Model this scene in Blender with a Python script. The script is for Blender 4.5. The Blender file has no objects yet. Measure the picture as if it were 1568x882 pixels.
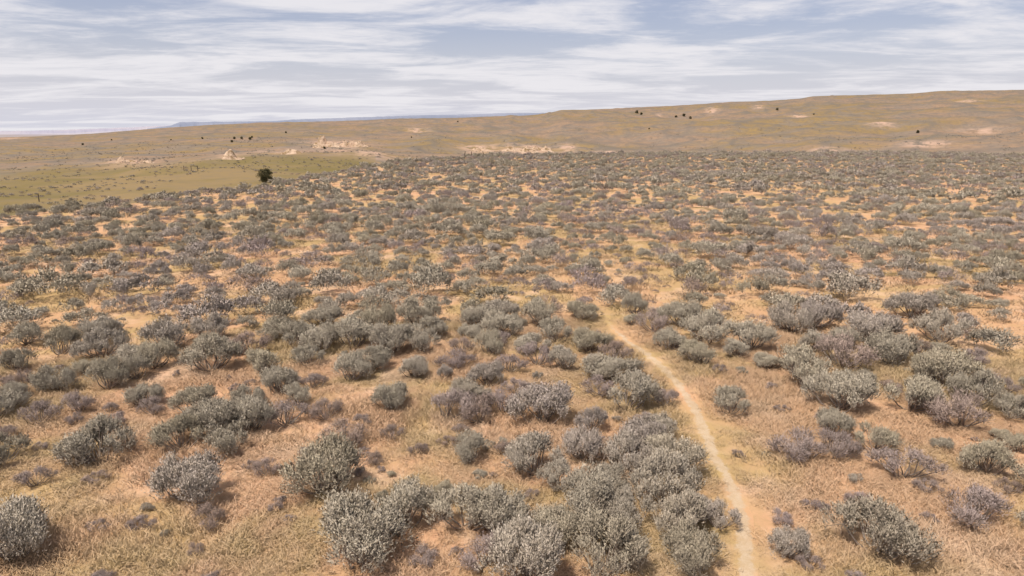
import bpy, math, numpy as np
from mathutils import Vector
rad = math.radians
S = bpy.context.scene
S.view_settings.view_transform = 'Standard'
S.view_settings.look = 'None'
S.view_settings.exposure = 0

# ------------------------------------------------------------ survey helpers
CAM_H = 6.0; PITCH = rad(12.8); F = 1059.0
cp, sp = math.cos(PITCH), math.sin(PITCH)
def bearing(px, py):
    u = (px-784)/F; v = (441-py)/F
    d = np.array([u, cp+v*sp, -sp+v*cp])
    return d
def plateau_xy(px, py):
    d = bearing(px, py); t = -CAM_H/d[2]
    return d[0]*t, d[1]*t
def elev_of(px, py):
    d = bearing(px, py)
    return math.degrees(math.atan2(d[0], d[1])), d[2]/math.hypot(d[0], d[1])

# ------------------------------------------------------------ noise
def _h(ix, iy, seed):
    h = (ix.astype(np.int64)*374761393 + iy.astype(np.int64)*668265263 + seed*974634777) & 0xFFFFFFFF
    h = ((h ^ (h >> 13))*1274126177) & 0xFFFFFFFF
    h = h ^ (h >> 16)
    return (h & 0xFFFF)/65536.0*2*np.pi
def perlin(x, y, seed=0):
    x = np.asarray(x, float); y = np.asarray(y, float)
    x0 = np.floor(x); y0 = np.floor(y); fx = x-x0; fy = y-y0
    def g(ax, ay):
        a = _h(x0+ax, y0+ay, seed)
        return np.cos(a)*(fx-ax)+np.sin(a)*(fy-ay)
    u = fx*fx*fx*(fx*(fx*6-15)+10); v = fy*fy*fy*(fy*(fy*6-15)+10)
    a = g(0,0); b = g(1,0); c = g(0,1); d = g(1,1)
    return (a+(b-a)*u + ((c+(d-c)*u)-(a+(b-a)*u))*v)*1.5
def fbm(x, y, o=4, seed=0):
    s = 0; a = 1.0; n = 0
    for i in range(o):
        s = s+a*perlin(x*2**i+17.3*i, y*2**i-9.1*i, seed+i); n += a; a *= 0.5
    return s/n
def sstep(a, b, x):
    t = np.clip((x-a)/(b-a), 0, 1); return t*t*(3-2*t)

# ------------------------------------------------------------ terrain
edge_px = [(-250,365),(0,337),(100,325),(200,314),(300,301),(400,287),(470,275),(520,265),(600,252),(700,243),(850,238),(1000,235),(1300,236),(1568,238),(1850,240)]
eaz, er = [], []
for p in edge_px:
    x, y = plateau_xy(*p); eaz.append(math.degrees(math.atan2(x, y))); er.append(math.hypot(x, y))
eaz = [-180, eaz[0]-18]+eaz+[eaz[-1]+20, 180]; er = [150, 60]+er+[190, 150]
sky_px = [(-300,216),(0,211),(60,209),(140,205),(250,196),(330,191),(400,188.5),(500,186),(600,182),(700,180),(800,177),(835,174),(858,168),(900,167.5),(950,165.5),(1050,161),(1120,156),(1180,154),(1225,151),(1245,147.5),(1330,144.5),(1400,142.5),(1440,139),(1568,137),(1850,134)]
saz, se = zip(*[elev_of(*p) for p in sky_px])
saz = [-180]+list(saz)+[180]; se = [-0.02]+list(se)+[0.02]
def terrain(x, y):
    x = np.asarray(x, float); y = np.asarray(y, float)
    r = np.hypot(x, y); az = np.degrees(np.arctan2(x, y))
    Re = np.interp(az, eaz, er)*(1+0.05*fbm(az/6.0, az*0+3.3, 3, 5))
    left = 1-sstep(-20, 0, az)
    W = 55-22*left; D = 11-3.6*left
    drop = sstep(0, 1, (r-Re)/W)
    z = 0.10*fbm(x/7, y/7, 3, 11)+0.035*perlin(x/0.9, y/0.9, 21)+0.5*perlin(x/60, y/60, 31)*sstep(25, 90, r)
    Rc = 1250+250*sstep(5, 30, az)
    Rv = Re+W
    Hc = CAM_H+Rc*np.interp(az, saz, se)
    t = np.clip((r-Rv)/(Rc-Rv), 0, 1)
    hill = -D+(Hc+D)*t
    n1 = perlin(x/150, y/110, 41); n2 = perlin(x/52+5*0, y/44, 51); n3 = perlin(x/17, y/15, 61); n4 = perlin(x/27+3, y/31, 65)
    amp = sstep(0.0, 0.12, t)*(1-0.85*sstep(0.86, 1.0, t))
    gul = -np.abs(n2)*4.6+1.3-np.abs(n4)*1.6
    hill = hill+amp*(n1*6.5+gul*(0.65+0.7*t)+n3*0.8)*(1-0.5*left)+0.25*n3*drop
    pl = -46+5*perlin(x/2600, y/1500, 71)
    back = sstep(0, 1, (r-Rc)/1400.0)
    hill = np.where(r > Rc, hill*(1-back)+pl*back, hill)
    return z*(1-drop)+hill*drop
def ground_hit(px, py, rmin=30):
    d = bearing(px, py); n = math.hypot(d[0], d[1])
    rs = np.exp(np.linspace(math.log(rmin), math.log(9000), 6000))
    X = d[0]/n*rs; Y = d[1]/n*rs; Z = CAM_H+d[2]/n*rs
    g = terrain(X, Y); k = np.argmax(Z <= g)
    if Z[k] > g[k]: k = int(np.argmin(Z-g))
    return float(X[k]), float(Y[k]), float(g[k]), float(rs[k])

# ------------------------------------------------------------ node helpers
class NT:
    def __init__(s, tree): s.t = tree; s.n = tree.nodes; s.l = tree.links
    def new(s, ty, **kw):
        n = s.n.new(ty)
        for k, v in kw.items(): setattr(n, k, v)
        return n
    def put(s, sock, v):
        if hasattr(v, 'is_output'): s.l.new(v, sock)
        elif isinstance(v, tuple) and len(v) == 3 and sock.type == 'RGBA': sock.default_value = (*v, 1)
        else: sock.default_value = v
    def math(s, op, a, b=0.0, c=None, clamp=False):
        n = s.new('ShaderNodeMath', operation=op, use_clamp=clamp)
        s.put(n.inputs[0], a); s.put(n.inputs[1], b)
        if c is not None: s.put(n.inputs[2], c)
        return n.outputs[0]
    def mix(s, f, a, b, blend='MIX'):
        n = s.new('ShaderNodeMix', data_type='RGBA', blend_type=blend)
        s.put(n.inputs[0], f); s.put(n.inputs[6], a); s.put(n.inputs[7], b)
        return n.outputs[2]
    def noise(s, vec, scale, detail=3, rough=0.5, dist=0.0):
        n = s.new('ShaderNodeTexNoise'); 
        if vec is not None: s.put(n.inputs['Vector'], vec)
        n.inputs['Scale'].default_value = scale; n.inputs['Detail'].default_value = detail
        n.inputs['Roughness'].default_value = rough; n.inputs['Distortion'].default_value = dist
        return n.outputs[0]
    def rng(s, v, a, b, c=0.0, d=1.0):
        n = s.new('ShaderNodeMapRange', interpolation_type='SMOOTHSTEP'); s.put(n.inputs[0], v)
        for i, q in enumerate((a, b, c, d)): n.inputs[i+1].default_value = q
        return n.outputs[0]
    def attr(s, name): return s.new('ShaderNodeAttribute', attribute_name=name)
    def vmul(s, v, vec):
        n = s.new('ShaderNodeVectorMath', operation='MULTIPLY'); s.put(n.inputs[0], v); n.inputs[1].default_value = vec
        return n.outputs[0]
    def vm(s, op, a, b):
        n = s.new('ShaderNodeVectorMath', operation=op); s.put(n.inputs[0], a)
        if b is not None: s.put(n.inputs[1], b)
        return n.outputs[0]
def new_mat(name):
    m = bpy.data.materials.new(name); m.use_nodes = True
    m.node_tree.nodes.clear(); return m, NT(m.node_tree)
def finish(nt, col, trans=0.0, rough=0.0, bump=None, bstr=0.3, bdist=0.05, normal=None):
    d = nt.new('ShaderNodeBsdfDiffuse'); nt.put(d.inputs['Color'], col); d.inputs['Roughness'].default_value = rough
    if normal is not None: nt.put(d.inputs['Normal'], normal)
    if bump is not None:
        b = nt.new('ShaderNodeBump'); b.inputs['Strength'].default_value = bstr; b.inputs['Distance'].default_value = bdist
        nt.put(b.inputs['Height'], bump); nt.l.new(b.outputs[0], d.inputs['Normal'])
    out = d.outputs[0]
    if trans > 0:
        tr = nt.new('ShaderNodeBsdfTranslucent'); nt.put(tr.inputs['Color'], col)
        mx = nt.new('ShaderNodeMixShader'); mx.inputs[0].default_value = trans
        nt.l.new(out, mx.inputs[1]); nt.l.new(tr.outputs[0], mx.inputs[2]); out = mx.outputs[0]
    o = nt.new('ShaderNodeOutputMaterial'); nt.l.new(out, o.inputs['Surface'])

# shared colour field of the steppe (world position)
grp = bpy.data.node_groups.new('steppe_colour', 'ShaderNodeTree')
grp.interface.new_socket('Color', in_out='OUTPUT', socket_type='NodeSocketColor')
g = NT(grp); go = g.new('NodeGroupOutput')
pos = g.new('ShaderNodeNewGeometry').outputs['Position']
flat = g.vmul(pos, (1, 1, 0))
nA = g.rng(g.noise(flat, 0.22, 3, 0.6, 0.4), 0.42, 0.56)
nB = g.rng(g.noise(flat, 0.5, 3, 0.6), 0.50, 0.66)
nC = g.rng(g.noise(flat, 0.045, 1, 0.5), 0.42, 0.60)
nD = g.rng(g.noise(flat, 1.7, 3, 0.7), 0.35, 0.7)
c = g.mix(nA, (0.54, 0.375, 0.165), (0.76, 0.43, 0.245))
c = g.mix(g.math('MULTIPLY', nB, 0.75), c, (0.88, 0.59, 0.39))
c = g.mix(g.math('MULTIPLY', nC, 0.35), c, (0.64, 0.42, 0.19))
c = g.mix(g.math('MULTIPLY', nD, 0.3), c, (0.65, 0.36, 0.215))
g.put(go.inputs[0], c)
def steppe(nt):
    n = nt.new('ShaderNodeGroup'); n.node_tree = grp; return n.outputs[0]

# ------------------------------------------------------------ ground materials
def near_col(n, fl):
    near = steppe(n)
    fine = n.rng(n.noise(fl, 9, 5, 0.75), 0.3, 0.7)
    near = n.mix(n.math('MULTIPLY', fine, 0.38), near, (0.42, 0.28, 0.15))
    return near
m_near, n = new_mat('steppe_ground')
fl = n.vmul(n.new('ShaderNodeNewGeometry').outputs['Position'], (1, 1, 0))
near = near_col(n, fl)
near = n.mix(n.math('MULTIPLY', n.rng(n.noise(fl, 2.6, 3, 0.7), 0.45, 0.65), 0.35), near, (0.50, 0.33, 0.15))
finish(n, near)
m_ground, n = new_mat('steppe_hillside')
geo = n.new('ShaderNodeNewGeometry').outputs['Position']; fl = n.vmul(geo, (1, 1, 0))
near = near_col(n, fl)
v1 = n.rng(n.noise(fl, 0.02, 4, 0.6), 0.4, 0.6); v2 = n.rng(n.noise(fl, 0.25, 4, 0.7), 0.4, 0.65)
val = n.mix(v1, (0.225, 0.175, 0.07), (0.32, 0.225, 0.11))
val = n.mix(n.math('MULTIPLY', v2, 0.4), val, (0.24, 0.19, 0.13))
h1 = n.rng(n.noise(n.vmul(geo, (1, 1.8, 4)), 0.007, 5, 0.6, 0.5), 0.42, 0.58)
h2 = n.rng(n.noise(n.vmul(geo, (1, 1.6, 1)), 0.035, 5, 0.7), 0.44, 0.58)
h3 = n.rng(n.noise(fl, 0.3, 4, 0.75), 0.43, 0.60)
hil = n.mix(h1, (0.33, 0.225, 0.10), (0.37, 0.245, 0.155))
hil = n.mix(n.math('MULTIPLY', h2, 0.7), hil, (0.27, 0.22, 0.17))
hil = n.mix(n.math('MULTIPLY', h3, 0.5), hil, (0.20, 0.16, 0.125))
gul = n.attr('gully').outputs['Fac']
hil = n.mix(n.math('MULTIPLY', gul, 0.7), hil, (0.19, 0.165, 0.135))
bare = n.math('MULTIPLY', n.attr('bare').outputs['Fac'], n.rng(n.noise(fl, 0.12, 5, 0.75), 0.40, 0.58))
hil = n.mix(bare, hil, (0.60, 0.40, 0.28))
plc = n.mix(n.rng(n.noise(fl, 0.0009, 4, 0.6), 0.45, 0.6), (0.36, 0.32, 0.31), (0.50, 0.42, 0.37))
col = n.mix(n.attr('valley').outputs['Fac'], near, val)
col = n.mix(n.attr('hill').outputs['Fac'], col, hil)
col = n.mix(n.attr('plain').outputs['Fac'], col, plc)
finish(n, col)

# ------------------------------------------------------------ ground mesh
azs = np.concatenate([np.arange(-180, -52, 4.0), np.arange(-52, 52.01, 0.15), np.arange(56, 179, 4.0)])
rs = np.exp(np.linspace(math.log(2.0), math.log(42000), 800))
A, Rr = np.meshgrid(np.radians(azs), rs)
X = np.sin(A)*Rr; Y = np.cos(A)*Rr; Z = terrain(X, Y)
na, nr = len(azs), len(rs)
co = np.stack([X, Y, Z], -1).reshape(-1, 3)
co = np.vstack([co, [[0, 0, float(terrain(0.0, 0.001))]]])
i = np.arange(nr-1)[:, None]*na; j = np.arange(na)[None, :]; j2 = (j+1) % na
quads = np.stack([i+j, i+na+j, i+na+j2, i+j2], -1).reshape(-1, 4)[:, ::-1]
tris = np.stack([np.full(na, len(co)-1), (np.arange(na)+1) % na, np.arange(na)], -1)
def build(name, verts, polys_list, mats=(), mat_idx=None, smooth=False, attrs=None, vattrs=None):
    me = bpy.data.meshes.new(name)
    me.vertices.add(len(verts)); me.vertices.foreach_set('co', np.asarray(verts, np.float32).ravel())
    tot = sum(p.size for p in polys_list); npoly = sum(len(p) for p in polys_list)
    me.loops.add(tot); me.polygons.add(npoly)
    me.loops.foreach_set('vertex_index', np.concatenate([p.ravel() for p in polys_list]).astype(np.int32))
    cnt = np.concatenate([np.full(len(p), p.shape[1]) for p in polys_list])
    st = np.concatenate([[0], np.cumsum(cnt)[:-1]])
    me.polygons.foreach_set('loop_start', st.astype(np.int32))
    try: me.polygons.foreach_set('loop_total', cnt.astype(np.int32))
    except Exception: pass
    me.update(calc_edges=True); me.validate()
    for m in mats: me.materials.append(m)
    if mat_idx is not None: me.polygons.foreach_set('material_index', np.asarray(mat_idx, np.int32))
    me.polygons.foreach_set('use_smooth', np.full(len(me.polygons), smooth))
    for k, v in (attrs or {}).items():
        a = me.attributes.new(k, 'FLOAT', 'POINT'); a.data.foreach_set('value', np.asarray(v, np.float32))
    for k, v in (vattrs or {}).items():
        a = me.attributes.new(k, 'FLOAT_VECTOR', 'POINT'); a.data.foreach_set('vector', np.asarray(v, np.float32).ravel())
    me.update(); return me
def add_obj(name, me, loc=(0, 0, 0), rotz=0, sc=(1, 1, 1)):
    o = bpy.data.objects.new(name, me); o.location = loc; o.rotation_euler = (0, 0, rotz); o.scale = sc
    S.collection.objects.link(o); return o

xr, yr = co[:, 0], co[:, 1]
rr = np.hypot(xr, yr); aa = np.degrees(np.arctan2(xr, yr))
Re_ = np.interp(aa, eaz, er)
leftm = 1-sstep(-17, -5, aa)
past = sstep(-2, 12, rr-Re_)
valley = past
lim = 230+25*perlin(aa/4, aa*0, 9)
hillm = np.where(leftm > 0.5, sstep(lim, lim*1.25, rr), past)
plainm = sstep(2200, 3200, rr)
n2 = perlin(xr/52, yr/44, 51); n4 = perlin(xr/27+3, yr/31, 65)
gully = np.clip(np.exp(-(n2/0.08)**2)+0.6*np.exp(-(n4/0.07)**2), 0, 1)*hillm
bare_m = np.zeros(len(co))
for (px, py, w, d) in [(515,219,75,70),(440,232,70,26),(357,240,40,34),(195,246,60,30),(735,229,60,24),(800,228,90,24),(870,224,30,20),(300,247,100,16),(930,236,70,15),(1010,176,10,20),(1090,171,16,30),(1160,163,14,25),(1225,178,30,20),(560,235,80,18),(1270,228,60,8),(1420,222,60,7),(1500,200,40,9),(640,200,30,30),(15,212,30,80),(1350,188,30,10),(1480,155,30,18)]:
    bx, by, bz, br = ground_hit(px, py)
    ba = math.degrees(math.atan2(bx, by)); wd = math.degrees(w/2/F)
    bare_m = np.maximum(bare_m, np.exp(-((aa-ba)/wd)**2-((rr-br)/d)**2))
pq_far = (past[quads].max(1) > 0.0).astype(np.int32)
me = build('steppe_ground', co, [quads, tris], [m_near, m_ground], np.concatenate([pq_far, np.zeros(len(tris), np.int32)]), smooth=True,
           attrs=dict(valley=valley, hill=hillm, plain=plainm, gully=gully, bare=np.clip(bare_m*1.2, 0, 1)))
add_obj('ground', me)

# ------------------------------------------------------------ dirt path
path_px = [(1150,960),(1142,882),(1141,835),(1133,785),(1120,742),(1098,703),(1082,665),(1062,622),(1034,582),(995,547),(960,523),(936,500),(926,483),(938,466),(950,452),(946,441)]
P = np.array([plateau_xy(*p) for p in path_px])
def catmull(P, k=24):
    out = []
    Q = np.vstack([2*P[0]-P[1], P, 2*P[-1]-P[-2]])
    for a in range(1, len(Q)-2):
        p0, p1, p2, p3 = Q[a-1:a+3]
        for t in np.linspace(0, 1, k, endpoint=False):
            out.append(0.5*((2*p1)+(-p0+p2)*t+(2*p0-5*p1+4*p2-p3)*t*t+(-p0+3*p1-3*p2+p3)*t**3))
    out.append(P[-1]); return np.array(out)
C = catmull(P); T = np.gradient(C, axis=0); T /= np.linalg.norm(T, axis=1)[:, None]
Nn = np.stack([T[:, 1], -T[:, 0]], -1)
L = np.concatenate([[0], np.cumsum(np.linalg.norm(np.diff(C, axis=0), axis=1))])
wv = 0.18*(1+0.35*perlin(L/0.7, L*0, 3)); K = 13
pv, pe = [], []
fade = 1-0.9*sstep(L[-1]*0.50, L[-1]*0.85, L)
for k in range(K):
    s = (k/(K-1)*2-1)
    q = C+Nn*(s*wv)[:, None]
    z = terrain(q[:, 0], q[:, 1])+0.014-0.01*abs(s)
    pv.append(np.column_stack([q, z])); pe.append((1-abs(s))*fade)
pv = np.array(pv).transpose(1, 0, 2).reshape(-1, 3); pe = np.array(pe).T.ravel()
ii = np.arange(len(C)-1)[:, None]*K; jj = np.arange(K-1)[None]
pq = np.stack([ii+jj, ii+jj+1, ii+K+jj+1, ii+K+jj], -1).reshape(-1, 4)
m_path, n = new_mat('trodden_dirt')
geo = n.new('ShaderNodeNewGeometry').outputs['Position']
e = n.attr('edge').outputs['Fac']
mask = n.rng(n.math('ADD', e, n.math('MULTIPLY', n.math('SUBTRACT', n.noise(geo, 4, 5, 0.75), 0.5), 2.0)), 0.25, 0.65)
dirt = n.mix(n.rng(n.noise(geo, 5, 5, 0.7), 0.35, 0.65), (0.68, 0.53, 0.36), (0.60, 0.44, 0.27))
dirt = n.mix(n.math('MULTIPLY', n.rng(n.noise(geo, 45, 3, 0.7), 0.5, 0.7), 0.4), dirt, (0.40, 0.29, 0.18))
finish(n, n.mix(n.math('MULTIPLY', mask, 0.85), steppe(n), dirt), bump=n.noise(geo, 25, 4, 0.7), bstr=0.5, bdist=0.03)
add_obj('dirt_path', build('dirt_path', pv, [pq], [m_path], smooth=True, attrs=dict(edge=pe)))
Cw = C[L < L[-1]*0.8]
def path_dist(x, y):
    return float(np.min(np.hypot(Cw[:, 0]-x, Cw[:, 1]-y)))

# ------------------------------------------------------------ foliage
def norm(v): return v/np.maximum(np.linalg.norm(v, axis=-1, keepdims=True), 1e-6)
def leaves(p, d, ln, wd, rng):
    side = norm(np.cross(d, rng.normal(size=p.shape)))*wd[:, None]*0.5
    v = np.stack([p, p+d*ln[:, None]*0.55+side, p+d*ln[:, None], p+d*ln[:, None]*0.55-side], 1)
    return v.reshape(-1, 3)
def tube(pts, r0, r1, sides=4):
    pts = np.array(pts, float); k = len(pts); V = []
    for a in range(k):
        t = norm((pts[min(a+1, k-1)]-pts[max(a-1, 0)])[None])[0]
        u = norm(np.cross(t, [0.3, 0.9, 0.1])[None])[0]; w = np.cross(t, u)
        r = r0+(r1-r0)*a/(k-1)
        for s in range(sides):
            an = 2*math.pi*s/sides; V.append(pts[a]+r*(math.cos(an)*u+math.sin(an)*w))
    Q = []
    for a in range(k-1):
        for s in range(sides):
            s2 = (s+1) % sides; Q.append([a*sides+s, a*sides+s2, (a+1)*sides+s2, (a+1)*sides+s])
    return np.array(V), np.array(Q)

def bent_normal(n, k):
    at = n.attr('nrm').outputs['Vector']
    vt = n.new('ShaderNodeVectorTransform', vector_type='VECTOR', convert_from='OBJECT', convert_to='WORLD'); n.put(vt.inputs[0], at)
    gn = n.new('ShaderNodeNewGeometry').outputs['Normal']
    sc = n.new('ShaderNodeVectorMath', operation='SCALE'); n.put(sc.inputs[0], gn); sc.inputs['Scale'].default_value = k
    return n.vm('NORMALIZE', n.vm('ADD', n.vm('NORMALIZE', vt.outputs[0], None), sc.outputs[0]), None)
def leaf_mat(name, dark, light, alt, alt2, trans=0.0):
    m, n = new_mat(name)
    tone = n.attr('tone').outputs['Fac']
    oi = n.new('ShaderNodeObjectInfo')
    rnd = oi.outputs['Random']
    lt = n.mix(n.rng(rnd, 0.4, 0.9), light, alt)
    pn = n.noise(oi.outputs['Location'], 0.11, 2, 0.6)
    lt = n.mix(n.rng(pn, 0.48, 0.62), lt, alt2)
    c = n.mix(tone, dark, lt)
    br = n.math('ADD', 0.86, n.math('MULTIPLY', n.math('FRACT', n.math('MULTIPLY', rnd, 17.31)), 0.28))
    cc = n.new('ShaderNodeVectorMath', operation='SCALE'); n.put(cc.inputs[0], c); n.put(cc.inputs['Scale'], br)
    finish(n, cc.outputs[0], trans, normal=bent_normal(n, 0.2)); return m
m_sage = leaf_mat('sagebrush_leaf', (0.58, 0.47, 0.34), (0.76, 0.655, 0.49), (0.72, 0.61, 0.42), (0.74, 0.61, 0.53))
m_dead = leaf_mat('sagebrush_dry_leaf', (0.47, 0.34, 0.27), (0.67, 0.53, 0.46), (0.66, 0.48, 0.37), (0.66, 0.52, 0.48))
m_wood, n = new_mat('sagebrush_wood')
gp = n.new('ShaderNodeNewGeometry').outputs['Position']
finish(n, n.mix(n.noise(gp, 30, 1), (0.18, 0.14, 0.105), (0.38, 0.31, 0.25)))

def make_bush(name, seed, dead=False, Rb=0.62, nl=14, per=170, nleaf=6, k=1.0, twigs=True):
    rng = np.random.default_rng(seed)
    V, Q, MI, TN, NR = [], [], [], [], []; off = 0
    def add(v, q, mi, tn, nr=None):
        nonlocal off
        V.append(v); Q.append(q+off); MI.append(np.full(len(q), mi)); TN.append(tn)
        NR.append(np.tile([0, 0, 1.0], (len(v), 1)) if nr is None else nr); off += len(v)
    lob = []
    stretch = rng.uniform(0.82, 1.18)
    for a in range(nl):
        an = rng.uniform(0, 6.283); r = Rb*math.sqrt(rng.uniform(0, 1))*0.78
        lr = rng.uniform(0.12, 0.23)*(0.9 if dead else 1)
        z = (0.14+0.42*(1-(r/Rb)**2)*rng.uniform(0.5, 1.15))
        lob.append((np.array([math.cos(an)*r*stretch, math.sin(an)*r/stretch, z]), lr))
    for c, lr in lob:
        if twigs:
            base = np.array([rng.normal()*0.04, rng.normal()*0.04, -0.05])
            mid = base*0.5+c*0.5+np.array([c[0]*0.1, c[1]*0.1, -0.04])+rng.normal(size=3)*0.03
            v, q = tube([base, mid, c], 0.02, 0.008); add(v, q, 1, np.zeros(len(v)))
            for b in range(12 if dead else 6):
                dd = norm(rng.normal(size=3)+np.array([0, 0, 0.9])+c*np.array([1, 1, 0]))
                e = c+dd*lr*rng.uniform(0.8, 1.45 if dead else 1.05)
                v, q = tube([c-dd*0.03, (c+e)/2+rng.normal(size=3)*0.015, e], 0.005, 0.002, 3); add(v, q, 1, np.zeros(len(v)))
        ns = max(5, int(per*(0.6 if dead else 1)*(lr/0.18)**1.6))
        d0 = norm(rng.normal(size=(ns, 3))+[0, 0, 0.25])
        hubs = norm(rng.normal(size=(12, 3))+[0, 0, 0.5])
        hr = rng.uniform(0.75, 1.25, 12); ht = rng.uniform(-0.25, 0.2, 12)
        hi = rng.integers(0, 12, ns); d0 = norm(d0*0.5+hubs[hi]*0.8)
        rad_ = lr*rng.uniform(0.4, 1.0, ns)*hr[hi]
        p0 = c+d0*rad_[:, None]*np.array([1, 1, 1.1])
        d = norm(hubs[hi]*0.45+np.array([0, 0, 0.85])+norm(c*np.array([1, 1, 0.0])+1e-3)*0.15+rng.normal(size=(ns, 3))*0.15)
        sl = rng.uniform(0.06, 0.14, ns)
        s = rng.uniform(0, 1, (ns, nleaf))
        pp = (p0[:, None]+d[:, None]*(sl[:, None]*s)[..., None]).reshape(-1, 3)
        pp[:, 2] = np.maximum(pp[:, 2], 0.02)
        ld = norm(np.repeat(d, nleaf, 0)+rng.normal(size=pp.shape)*0.32)
        ll = rng.uniform(0.03, 0.052, len(pp))*(1+(k-1)*0.4); lw = rng.uniform(0.007, 0.011, len(pp))*(0.75 if dead else 1)*k
        v = leaves(pp, ld, ll, lw, rng)
        nr = norm(np.repeat(d0, nleaf, 0)*0.75+[0, 0, 0.85]+0.35*norm(c*np.array([1, 1, 0.3])+1e-3))
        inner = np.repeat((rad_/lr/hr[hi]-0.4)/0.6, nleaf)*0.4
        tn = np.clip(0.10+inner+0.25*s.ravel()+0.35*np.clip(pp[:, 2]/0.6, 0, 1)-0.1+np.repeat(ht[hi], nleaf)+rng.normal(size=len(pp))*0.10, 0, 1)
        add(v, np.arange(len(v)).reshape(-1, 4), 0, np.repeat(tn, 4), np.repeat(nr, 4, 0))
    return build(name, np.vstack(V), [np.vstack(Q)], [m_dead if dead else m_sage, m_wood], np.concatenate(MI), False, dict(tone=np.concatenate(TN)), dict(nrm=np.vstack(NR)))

NG, ND = 8, 4
def family(tag, per, nleaf, k, twigs):
    a = [make_bush('sagebrush_%s_%d' % (tag, q), 100+q, False, nl=13+q, per=per, nleaf=nleaf, k=k, twigs=twigs) for q in range(NG)]
    return a+[make_bush('sagebrush_dry_%s_%d' % (tag, q), 200+q, True, nl=14+q, per=per, nleaf=nleaf, k=k, twigs=twigs) for q in range(ND)]
bush_me = family('near', 260, 6, 1.0, True)
mid_me = family('middle', 85, 4, 1.9, False)
far_me = family('far', 22, 3, 4.6, False)
def coll_of(name, meshes):
    c = bpy.data.collections.new(name)
    for k, m in enumerate(meshes):
        o = bpy.data.objects.new('%s_%02d' % (name, k), m); c.objects.link(o)
    return c
bush_c = coll_of('sagebrush_forms', bush_me+mid_me+far_me)
NB = NG+ND

def scatter(name, pts, scl, rotz, idx, coll):
    nP = len(pts)
    me = bpy.data.meshes.new(name); me.vertices.add(nP)
    me.vertices.foreach_set('co', np.asarray(pts, np.float32).ravel())
    a = me.attributes.new('i_scale', 'FLOAT_VECTOR', 'POINT'); a.data.foreach_set('vector', np.asarray(scl, np.float32).ravel())
    rot = np.zeros((nP, 3)); rot[:, 2] = rotz
    a = me.attributes.new('i_rot', 'FLOAT_VECTOR', 'POINT'); a.data.foreach_set('vector', rot.astype(np.float32).ravel())
    a = me.attributes.new('i_idx', 'INT', 'POINT'); a.data.foreach_set('value', np.asarray(idx, np.int32))
    o = add_obj(name, me)
    t = bpy.data.node_groups.new(name+'_scatter', 'GeometryNodeTree')
    t.interface.new_socket('Geometry', in_out='INPUT', socket_type='NodeSocketGeometry')
    t.interface.new_socket('Geometry', in_out='OUTPUT', socket_type='NodeSocketGeometry')
    N = t.nodes; Lk = t.links
    gi = N.new('NodeGroupInput'); goo = N.new('NodeGroupOutput'); ip = N.new('GeometryNodeInstanceOnPoints')
    ci = N.new('GeometryNodeCollectionInfo'); ci.inputs['Collection'].default_value = coll
    ci.inputs['Separate Children'].default_value = True; ci.inputs['Reset Children'].default_value = True
    def na(nm, ty):
        q = N.new('GeometryNodeInputNamedAttribute'); q.data_type = ty; q.inputs[0].default_value = nm
        return next(s for s in q.outputs if s.enabled and s.name == 'Attribute')
    er_ = N.new('FunctionNodeEulerToRotation'); Lk.new(na('i_rot', 'FLOAT_VECTOR'), er_.inputs[0])
    Lk.new(gi.outputs[0], ip.inputs['Points']); Lk.new(ci.outputs[0], ip.inputs['Instance'])
    ip.inputs['Pick Instance'].default_value = True
    Lk.new(na('i_idx', 'INT'), ip.inputs['Instance Index']); Lk.new(er_.outputs[0], ip.inputs['Rotation'])
    Lk.new(na('i_scale', 'FLOAT_VECTOR'), ip.inputs['Scale']); Lk.new(ip.outputs[0], goo.inputs[0])
    md = o.modifiers.new('scatter', 'NODES'); md.node_group = t
    return o

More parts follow.
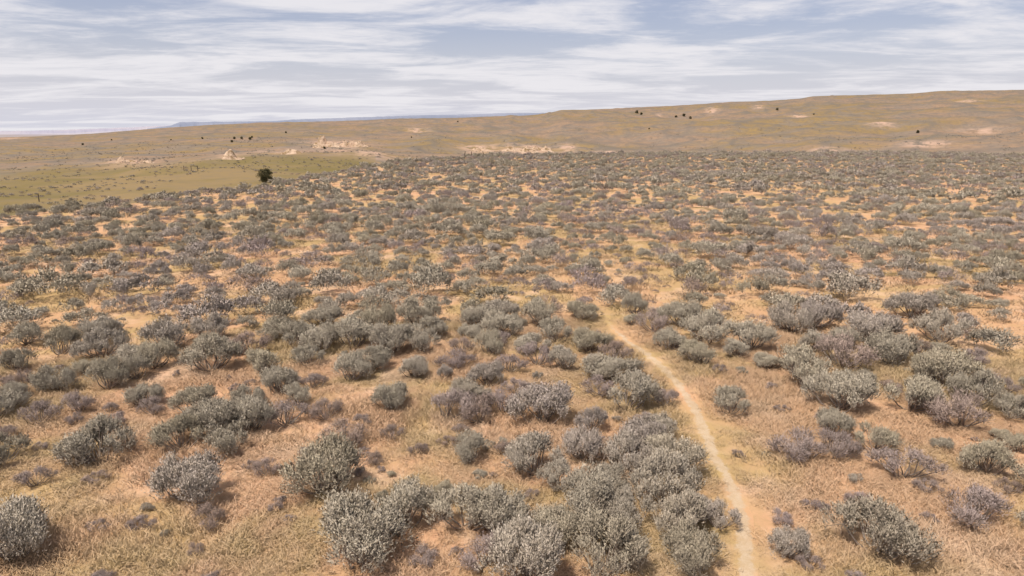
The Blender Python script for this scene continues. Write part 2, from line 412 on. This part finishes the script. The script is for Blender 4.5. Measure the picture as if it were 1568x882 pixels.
# foreground shrubs surveyed one by one: (x, base y, width, dry?)
near_b = [(20,872,125,0),(300,785,112,0),(322,815,60,1),(410,735,42,1),(152,722,98,0),(55,752,52,1),(495,772,122,0),(548,885,150,0),(622,822,108,0),
(715,830,110,0),(765,838,110,0),(810,905,130,0),(820,738,92,0),(718,712,66,0),(830,660,92,0),(905,668,52,0),(893,715,70,0),(962,638,86,0),(918,612,56,1),(1020,628,48,1),
(985,705,80,0),(1030,735,92,0),(960,735,80,0),(1020,782,100,0),(900,812,110,0),(855,845,90,0),(965,825,90,0),(1042,835,92,0),(1104,818,62,0),(1062,890,95,0),(925,895,120,0),(740,880,80,1),
(1208,862,62,0),(1340,868,130,0),(1318,790,46,1),(1225,712,85,1),(1275,705,70,1),(1338,700,62,0),(1382,745,92,1),(1490,820,104,1),(1510,738,76,0),(1285,642,92,0),(1272,676,60,0),
(1392,642,84,0),(1450,610,92,0),(1490,632,70,0),(1466,665,92,1),(1548,650,56,0),(1290,578,92,1),(1118,640,60,0),(1440,535,74,0),(1085,540,84,0),(1150,545,66,0),(1040,512,64,0),(1000,518,56,1),
(968,488,44,0),(1212,518,66,0),(1250,512,66,0),(1330,532,86,0),(1395,498,72,0),(690,655,80,1),(735,655,66,1),(720,630,60,0),(745,600,56,0),(748,552,50,0),(530,690,74,1),(600,636,62,0),(537,592,62,0),
(500,648,52,1),(540,545,72,0),(425,612,60,0),(440,660,66,1),(382,672,76,0),(330,680,88,0),(278,700,80,0),(350,702,66,0),(300,640,60,0),(325,582,82,0),(255,545,80,0),(240,572,60,0),(150,536,60,0),(90,608,62,0),(165,606,62,0),
(62,660,60,1),(15,680,40,1),(18,622,44,0),(92,550,60,0),(452,542,62,0),(382,552,60,1),(602,550,72,0),(640,505,64,0),(850,532,52,0),(822,568,56,1),(832,508,60,0),(865,572,50,0),(940,562,56,1),(905,548,56,0),
(682,586,28,0),(580,515,60,0),(705,545,40,1),(770,535,40,1),(555,655,34,1),(575,715,34,1),(1130,700,22,1),(1240,880,40,1),(1420,760,40,1),(1560,700,40,0),(1100,575,26,1),(30,575,56,0),(210,590,50,0),(180,660,40,1),(480,600,40,1),
(640,700,30,1),(110,720,46,1),(385,630,52,0),(455,625,44,0),(40,815,50,1),(1540,760,40,1),(1530,612,46,1),(1420,590,50,0),(1365,610,36,1),(770,700,34,1),(860,760,66,0),(930,765,70,0),(680,770,40,0),(650,870,50,1),(560,820,36,1),
(570,575,60,0),(635,585,52,0),(765,640,60,1),(780,580,50,1),(650,545,56,0),(490,548,60,0),(40,535,50,0),(320,530,56,0),(600,675,40,1),(790,610,44,1),(1180,600,22,1),(120,640,50,1),(235,640,46,1),(1010,680,60,0),(1060,805,60,0)]
rng = np.random.default_rng(7)
cellsz = 1.0; gridd = {}
def gadd(x, y, r):
    gridd.setdefault((int(x//cellsz), int(y//cellsz)), []).append((x, y, r))
def gfree(x, y, r, k=1.0):
    cx, cy = int(x//cellsz), int(y//cellsz)
    for a in range(cx-2, cx+3):
        for b in range(cy-2, cy+3):
            for (u, v, s) in gridd.get((a, b), ()):
                if (u-x)**2+(v-y)**2 < (k*(r+s))**2: return False
    return True
for (px, py, w, dry) in near_b:
    x, y = plateau_xy(px, py-w*0.16)
    depth = y*cp+CAM_H*sp
    wm = w*depth/F
    k = rng.integers(0, ND)+NG if dry else rng.integers(0, NG)
    s = wm/1.14
    zs = s*rng.uniform(0.9, 1.1)*(0.85 if dry else 1)
    if s > 1: zs = min(zs, 1.12)
    add_obj('sagebrush', bush_me[int(k)], (x, y, float(terrain(x, y))), rng.uniform(0, 6.28), (s, s, zs))
    gadd(x, y, s*0.55)

# wider sagebrush field
pts, scl, idx = [], [], []
def try_add(x, y, s, k, kd):
    if not gfree(x, y, s*0.55, k): return
    gadd(x, y, s*0.55)
    pts.append((x, y)); scl.append((s*rng.uniform(0.85, 1.2), s*rng.uniform(0.85, 1.2), s*rng.uniform(0.65, 1.0)))
    r = math.hypot(x, y); lod = 0 if r < 22 else (NB if r < 65 else 2*NB)
    idx.append(lod+(int(rng.integers(0, ND)+NG) if rng.random() < kd else int(rng.integers(0, NG))))
NC = 56000
azc = rng.uniform(-46, 46, NC); rc = 235*np.sqrt(rng.uniform(0.0, 1, NC))
azc = np.concatenate([azc, rng.uniform(-48, 48, 7000)]); rc = np.concatenate([rc, 60*np.sqrt(rng.uniform(0.05, 1, 7000))]); NC = len(azc)
cx_, cy_ = np.sin(np.radians(azc))*rc, np.cos(np.radians(azc))*rc
Rec = np.interp(azc, eaz, er)
dens = fbm(cx_/4.5, cy_/4.5, 3, 88); dry_n = fbm(cx_/12+40, cy_/12, 2, 99)
sz = np.clip(rng.lognormal(-0.12, 0.30, NC), 0.42, 1.5)
for a in range(NC):
    x, y, r = cx_[a], cy_[a], rc[a]
    if r > Rec[a]*1.05 or y < 2: continue
    inview = abs(azc[a]) < 38
    if inview and r < 16.3: continue
    if r < 26: pr = 0.6
    else: pr = 1.0
    if rng.random() > pr: continue
    if dens[a] < -0.16 and rng.random() < 0.72: continue
    if r < 45 and path_dist(x, y) < 0.30+0.35*sz[a]: continue
    if 17 < r < 27 and 32 < azc[a] < 40 and rng.random() < 0.8: continue
    try_add(x, y, sz[a], 0.95, 0.16+0.25*(dry_n[a] > 0.15))
n_field = len(pts)
for a in range(1000):
    az = rng.uniform(-42, 42); r = rng.uniform(6.5, 30); x, y = math.sin(rad(az))*r, math.cos(rad(az))*r
    if path_dist(x, y) < 0.5: continue
    s = rng.uniform(0.14, 0.36)
    if rng.random() < 0.5: try_add(x, y, s, 0.9, 0.75)
p = np.array(pts); p3 = np.column_stack([p, terrain(p[:, 0], p[:, 1])-0.01])
scatter('sagebrush_field', p3, scl, rng.uniform(0, 6.28, len(p3)), idx, bush_c)

# sagebrush of valley and hillsides, sparse
NV = 36000
az = rng.uniform(-44, 44, NV); r = 60+540*rng.uniform(0, 1, NV)**0.75
x, y = np.sin(np.radians(az))*r, np.cos(np.radians(az))*r
Rv_ = np.interp(az, eaz, er)
nn = fbm(x/40, y/40, 4, 123); n22 = perlin(x/52, y/44, 51)
keep = (r > Rv_*1.06)&((nn > 0.0)|(np.abs(n22) < 0.06))&(rng.random(NV) < np.clip(1.0-r/650, 0.1, 1))
x, y, r = x[keep], y[keep], r[keep]
s = np.clip(rng.lognormal(-0.5, 0.3, len(x)), 0.35, 1.1)
scatter('valley_sagebrush', np.column_stack([x, y, terrain(x, y)-0.02]), np.column_stack([s, s, s*0.65]), rng.uniform(0, 6.28, len(x)), 2*NB+rng.integers(0, NB, len(x)), bush_c)

# ------------------------------------------------------------ grass
m_grass, n = new_mat('dry_grass')
c0 = steppe(n); tn = n.attr('tone').outputs['Fac']
rndo = n.new('ShaderNodeObjectInfo').outputs['Random']
c1 = n.mix(n.math('MULTIPLY', tn, 0.5), c0, (0.92, 0.69, 0.46))
c1 = n.mix(n.math('MULTIPLY', rndo, 0.18), c1, (0.62, 0.44, 0.20))
finish(n, c1, 0.0, normal=bent_normal(n, 0.3))
def make_tuft(name, seed, nb=80, R=0.26, h=0.19, k=1.0):
    rng = np.random.default_rng(seed)
    a = rng.uniform(0, 6.283, nb); r = R*np.sqrt(rng.uniform(0, 1, nb))
    b = np.column_stack([np.cos(a)*r, np.sin(a)*r, np.full(nb, -0.01)])
    lean = rng.normal(size=(nb, 3))*0.5; lean[:, 2] = 0
    d = norm(np.array([0, 0, 1.0])+lean+b*np.array([1.2, 1.2, 0]))
    H = h*rng.uniform(0.45, 1.15, nb); w = rng.uniform(0.004, 0.009, nb)*k
    side = norm(np.cross(d, rng.normal(size=(nb, 3))))*w[:, None]*0.5
    mid = b+d*H[:, None]*0.6
    droop = norm(d+norm(lean+1e-4)*0.9)
    tip = mid+droop*H[:, None]*0.45
    v = np.stack([b-side, b+side, mid+side*0.9, mid-side*0.9, tip+side*0.3, tip-side*0.3], 1).reshape(-1, 3)
    kk = np.arange(nb)[:, None]*6
    q = np.vstack([kk+np.array([[0, 1, 2, 3]]), kk+np.array([[3, 2, 4, 5]])])
    t = np.repeat(rng.uniform(0, 0.7, nb), 6)*1.0+np.tile([0, 0, .2, .2, .4, .4], nb)
    return build(name, v, [q], [m_grass], None, False, dict(tone=np.clip(t, 0, 1)), dict(nrm=np.tile([0, 0, 1.0], (len(v), 1))+0.25*np.repeat(d, 6, 0)))
tuft_c = coll_of('dry_grass_forms', [make_tuft('dry_grass_%d' % k, 300+k, 90, 0.32) for k in range(6)]+[make_tuft('dry_grass_far_%d' % k, 320+k, 36, 0.42, 0.19, 2.6) for k in range(4)])
def grass_pts(N, r0, r1):
    az = rng.uniform(-43, 43, N); r = np.sqrt(rng.uniform(r0*r0, r1*r1, N))
    x, y = np.sin(np.radians(az))*r, np.cos(np.radians(az))*r
    dn = fbm(x/1.6, y/1.6, 3, 55)
    k = (rng.random(N) < np.clip(0.64+dn*1.4, 0.06, 1))
    x, y = x[k], y[k]
    dmin = np.full(len(x), 9.0)
    for q in C[::4]: dmin = np.minimum(dmin, np.hypot(x-q[0], y-q[1]))
    k = (dmin > 0.04+0.18*rng.random(len(x)))|(y > 22)
    return x[k], y[k], dmin[k]
gx, gy, gd = [np.concatenate(t) for t in zip(grass_pts(16500, 5, 22), grass_pts(9500, 22, 48))]
gr = np.hypot(gx, gy)
near_p = gd < 0.42
gs = rng.uniform(0.55, 1.15, len(gx))*np.where(near_p, 0.42, 1)
gz = gs*np.clip(0.85+1.1*fbm(gx/2.5, gy/2.5, 3, 66), 0.45, 1.7)
gi_ = np.where(gr < 22, rng.integers(0, 6, len(gx)), 6+rng.integers(0, 4, len(gx)))
scatter('dry_grass', np.column_stack([gx, gy, terrain(gx, gy)]), np.column_stack([gs, gs, gz]), rng.uniform(0, 6.28, len(gx)), gi_, tuft_c)

# ------------------------------------------------------------ junipers
m_jun, n = new_mat('juniper_foliage')
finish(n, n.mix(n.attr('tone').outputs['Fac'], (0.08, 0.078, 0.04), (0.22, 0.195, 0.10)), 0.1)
m_bark, n = new_mat('juniper_bark')
gp = n.new('ShaderNodeNewGeometry').outputs['Position']
finish(n, n.mix(n.noise(gp, 8, 3), (0.07, 0.05, 0.035), (0.17, 0.13, 0.10)))
def make_juniper(name, seed):
    rng = np.random.default_rng(seed); V, Q, MI, TN = [], [], [], []; off = 0
    def add(v, q, mi, tn):
        nonlocal off
        V.append(v); Q.append(q+off); MI.append(np.full(len(q), mi)); TN.append(tn); off += len(v)
    v, q = tube([(0, 0, -0.2), (0.06, 0.02, 0.9), (0, 0.05, 1.8), (0.03, 0, 2.5)], 0.17, 0.04, 7); add(v, q, 1, np.zeros(len(v)))
    for k in range(34):
        h = rng.uniform(0.2, 2.1); an = rng.uniform(0, 6.28)
        ext = 1.3*math.sqrt(max(0.05, 1-((h-0.8)/1.6)**2))*rng.uniform(0.3, 1.0)
        c = np.array([math.cos(an)*ext, math.sin(an)*ext, h+0.2*rng.random()])
        v, q = tube([(0.02, 0, h*0.6), (c+[0, 0, h*0.6])/2, c], 0.045, 0.015, 5); add(v, q, 1, np.zeros(len(v)))
        lr = rng.uniform(0.24, 0.44); ns = 200
        d0 = norm(rng.normal(size=(ns, 3))); pp = c+d0*(lr*rng.uniform(0.3, 1.1, ns))[:, None]; pp[:, 2] = np.maximum(pp[:, 2], 0.08)
        ld = norm(d0+[0, 0, 0.7]+rng.normal(size=(ns, 3))*0.4)
        v = leaves(pp, ld, rng.uniform(0.1, 0.2, ns), rng.uniform(0.04, 0.08, ns), rng)
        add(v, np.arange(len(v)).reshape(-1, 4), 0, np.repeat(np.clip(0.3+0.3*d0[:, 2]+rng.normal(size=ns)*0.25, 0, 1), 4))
    return build(name, np.vstack(V), [np.vstack(Q)], [m_jun, m_bark], np.concatenate(MI), False, dict(tone=np.concatenate(TN)))
jm = [make_juniper('juniper_%d' % k, 400+k) for k in range(3)]
for (px, py, w) in [(408,279,27),(355,218,5),(359,213,5),(370,213,5),(383,214,6),(386,211,4),(310,213,4),(262,215,3),(127,222,4),(171,215,3),(438,204,4),
    (975,174,6),(982,176,5),(1035,180,5),(1047,178,6),(1057,182,5),(1190,169,5),(994,198,3),(1405,204,6),(1246,176,3),(701,187,3),(630,211,3),(497,228,5)]:
    x, y, z, r = ground_hit(px, py)
    depth = y*cp-(z-CAM_H)*sp; s = w*depth/F/2.9
    add_obj('juniper_tree', jm[int(rng.integers(0, 3))], (x, y, z), rng.uniform(0, 6.28), (s, s, s*rng.uniform(0.75, 0.95)))

# ------------------------------------------------------------ fence posts
m_post, n = new_mat('weathered_post')
gp = n.new('ShaderNodeNewGeometry').outputs['Position']
finish(n, n.mix(n.noise(n.vmul(gp, (1, 1, 0.1)), 40, 3), (0.08, 0.06, 0.045), (0.2, 0.16, 0.12)))
def post_mesh(seed, h):
    rg = np.random.default_rng(seed)
    v, q = tube([(0, 0, -0.3), (0.01, 0, h*0.3), (0.02*rg.normal(), 0.02*rg.normal(), h*0.7), (0.04*rg.normal(), 0.03*rg.normal(), h)], 0.10, 0.08, 8)
    top = np.array([[len(v)-8, len(v)-7, len(v)-6, len(v)-5], [len(v)-8, len(v)-5, len(v)-4, len(v)-1], [len(v)-1, len(v)-4, len(v)-3, len(v)-2]])
    return build('fence_post', v, [np.vstack([q, top])], [m_post])
for k, (px, py) in enumerate([(60,309),(293,262),(303,262),(282,262),(712,243),(722,243),(740,243)]):
    x, y, z, r = ground_hit(px, py)
    add_obj('fence_post', post_mesh(k, 1.5), (x, y, z), 0, (1, 1, 1))

# ------------------------------------------------------------ eroded outcrops
m_rock, n = new_mat('eroded_sandstone')
gp = n.new('ShaderNodeNewGeometry').outputs['Position']
rk = n.mix(n.rng(n.noise(n.vmul(gp, (0.25, 0.25, 2.0)), 1.0, 5, 0.65), 0.4, 0.6), (0.70, 0.52, 0.36), (0.52, 0.36, 0.24))
rk = n.mix(n.rng(n.noise(gp, 0.35, 5, 0.7), 0.50, 0.60), rk, (0.33, 0.225, 0.12))
finish(n, rk, bump=n.noise(gp, 1.5, 5, 0.7), bstr=0.6, bdist=0.4)
for k, (px, py, w, hh) in enumerate([(500,223,42,4.6),(530,223,56,4.2),(552,224,30,2.8),(486,226,28,2.8),(357,243,34,3.2),(738,231,34,3.0),(795,231,60,3.6),(828,229,44,3.2),(1090,172,14,2.4),(232,250,40,1.8),(192,248,28,2.2),(440,236,50,2.2)]):
    x, y, z, r = ground_hit(px, py)
    W = w*r/F; nx, ny = 70, 26
    u, v = np.meshgrid(np.linspace(-1, 1, nx), np.linspace(-1, 1, ny))
    gxx = x+u*W/2; gyy = y+v*W*0.25
    prof = np.clip(1-(u**2)**1.2, 0, 1)*np.clip(sstep(-1, -0.3, v)*(1-sstep(0.3, 1, v)), 0, 1)
    nz = 0.36+1.7*fbm(gxx/6+k*7, gyy/5, 4, 77)
    zz = terrain(gxx, gyy)-0.25+hh*prof*np.clip(nz, 0.0, 1.5)
    vv = np.stack([gxx, gyy, zz], -1).reshape(-1, 3)
    a = np.arange(ny-1)[:, None]*nx; b = np.arange(nx-1)[None]
    q = np.stack([a+b, a+b+1, a+nx+b+1, a+nx+b], -1).reshape(-1, 4)
    add_obj('eroded_outcrop', build('eroded_outcrop', vv, [q], [m_rock]))

# ------------------------------------------------------------ distant mesas
def mesa(name, prof, R, depth, haze_cols, seed):
    m, n = new_mat(name)
    gp = n.new('ShaderNodeNewGeometry').outputs['Position']
    finish(n, n.mix(n.rng(n.noise(n.vmul(gp, (1, 1, 10)), 0.0015, 5, 0.65), 0.4, 0.6), *haze_cols))  # bluish-grey tints: distance haze painted into the mesa's base colour
    az_, el_ = zip(*[elev_of(*p) for p in prof])
    aa = np.linspace(az_[0], az_[-1], 700); top = CAM_H+R*np.interp(aa, az_, el_)+R*0.0006*fbm(aa*1.3, aa*0, 4, seed)
    rows = []
    for (dr, f) in [(-0.10, 0.0), (-0.05, 0.25), (-0.02, 0.55), (-0.008, 0.92), (0, 1.0), (depth, 1.0), (depth+0.1, 0.0)]:
        rrr = R*(1+dr+0.012*fbm(aa*2, aa*0+1, 3, seed+3)*(1-f)); zz = -60+(top+60)*f
        rows.append(np.stack([np.sin(np.radians(aa))*rrr, np.cos(np.radians(aa))*rrr, zz], -1))
    V = np.array(rows).reshape(-1, 3); k = len(aa)
    a = np.arange(len(rows)-1)[:, None]*k; b = np.arange(k-1)[None]
    q = np.stack([a+b, a+b+1, a+k+b+1, a+k+b], -1).reshape(-1, 4)
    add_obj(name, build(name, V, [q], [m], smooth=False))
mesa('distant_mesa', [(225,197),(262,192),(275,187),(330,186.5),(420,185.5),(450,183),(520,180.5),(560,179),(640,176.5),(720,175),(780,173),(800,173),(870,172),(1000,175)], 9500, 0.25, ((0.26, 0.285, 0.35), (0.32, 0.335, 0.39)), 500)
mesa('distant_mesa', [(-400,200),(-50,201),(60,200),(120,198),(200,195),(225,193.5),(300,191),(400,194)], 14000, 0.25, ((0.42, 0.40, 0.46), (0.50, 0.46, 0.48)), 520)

# ------------------------------------------------------------ camera
cam = bpy.data.cameras.new('camera'); cam.sensor_width = 36; cam.lens = 36*F/1568; cam.clip_end = 90000; cam.clip_start = 0.1
co_ = bpy.data.objects.new('camera', cam); S.collection.objects.link(co_)
co_.location = (0, 0, CAM_H); co_.rotation_euler = (math.pi/2-PITCH, 0, 0); S.camera = co_

# ------------------------------------------------------------ light
sun_dir = Vector((-0.42, -0.40, 1.2)).normalized()   # towards the sun
el = math.asin(sun_dir.z); azs_ = math.atan2(sun_dir.x, sun_dir.y)
sl = bpy.data.lights.new('sun', 'SUN'); sl.energy = 3.4; sl.angle = rad(1.5); sl.color = (1.0, 0.935, 0.86)
so = bpy.data.objects.new('sun', sl); S.collection.objects.link(so)
so.rotation_euler = (-sun_dir).to_track_quat('-Z', 'Y').to_euler(); so.location = (0, 0, 50)

w = bpy.data.worlds.new('World'); S.world = w; w.use_nodes = True; w.node_tree.nodes.clear(); n = NT(w.node_tree)
sk = n.new('ShaderNodeTexSky', sky_type='NISHITA'); sk.sun_disc = False; sk.sun_elevation = el; sk.sun_rotation = azs_
tc = n.new('ShaderNodeTexCoord').outputs['Generated']
sx = n.new('ShaderNodeSeparateXYZ'); n.put(sx.inputs[0], tc)
zc = n.math('MAXIMUM', sx.outputs[2], 0.0)
den = n.math('ADD', zc, 0.06)
cx = n.new('ShaderNodeCombineXYZ'); n.put(cx.inputs[0], n.math('DIVIDE', sx.outputs[0], den)); n.put(cx.inputs[1], n.math('DIVIDE', sx.outputs[1], den))
uv = cx.outputs[0]
n1 = n.noise(n.vmul(uv, (0.72, 1.15, 1)), 0.85, 7, 0.58, 0.6)
n2_ = n.noise(n.vmul(uv, (0.3, 0.6, 1)), 0.7, 2, 0.5, 0.3)
n3_ = n.noise(n.vmul(uv, (1.6, 2.8, 1)), 2.4, 5, 0.68, 0.6)
cov = n.math('ADD', n.math('ADD', n.math('MULTIPLY', n1, 0.72), n.math('MULTIPLY', n2_, 0.30)), n.math('MULTIPLY', n3_, 0.15))
cov = n.rng(cov, 0.50, 0.68)
skc = n.new('ShaderNodeVectorMath', operation='SCALE'); n.put(skc.inputs[0], sk.outputs[0]); skc.inputs['Scale'].default_value = 0.145
sc_ = n.mix(1.0, skc.outputs[0], (0.82, 0.70, 0.74), 'MULTIPLY')
haze = n.rng(zc, 0.0, 0.15, 0.98, 0.22)
sc_ = n.mix(haze, sc_, (0.67, 0.67, 0.75))
high = n.rng(zc, 0.25, 0.7, 1.0, 0.75)
final = n.mix(n.math('MULTIPLY', n.math('MULTIPLY', cov, high), 0.9), sc_, (0.85, 0.83, 0.86))
bg = n.new('ShaderNodeBackground'); n.put(bg.inputs[0], final); bg.inputs[1].default_value = 1.0
ow = n.new('ShaderNodeOutputWorld'); n.l.new(bg.outputs[0], ow.inputs[0])
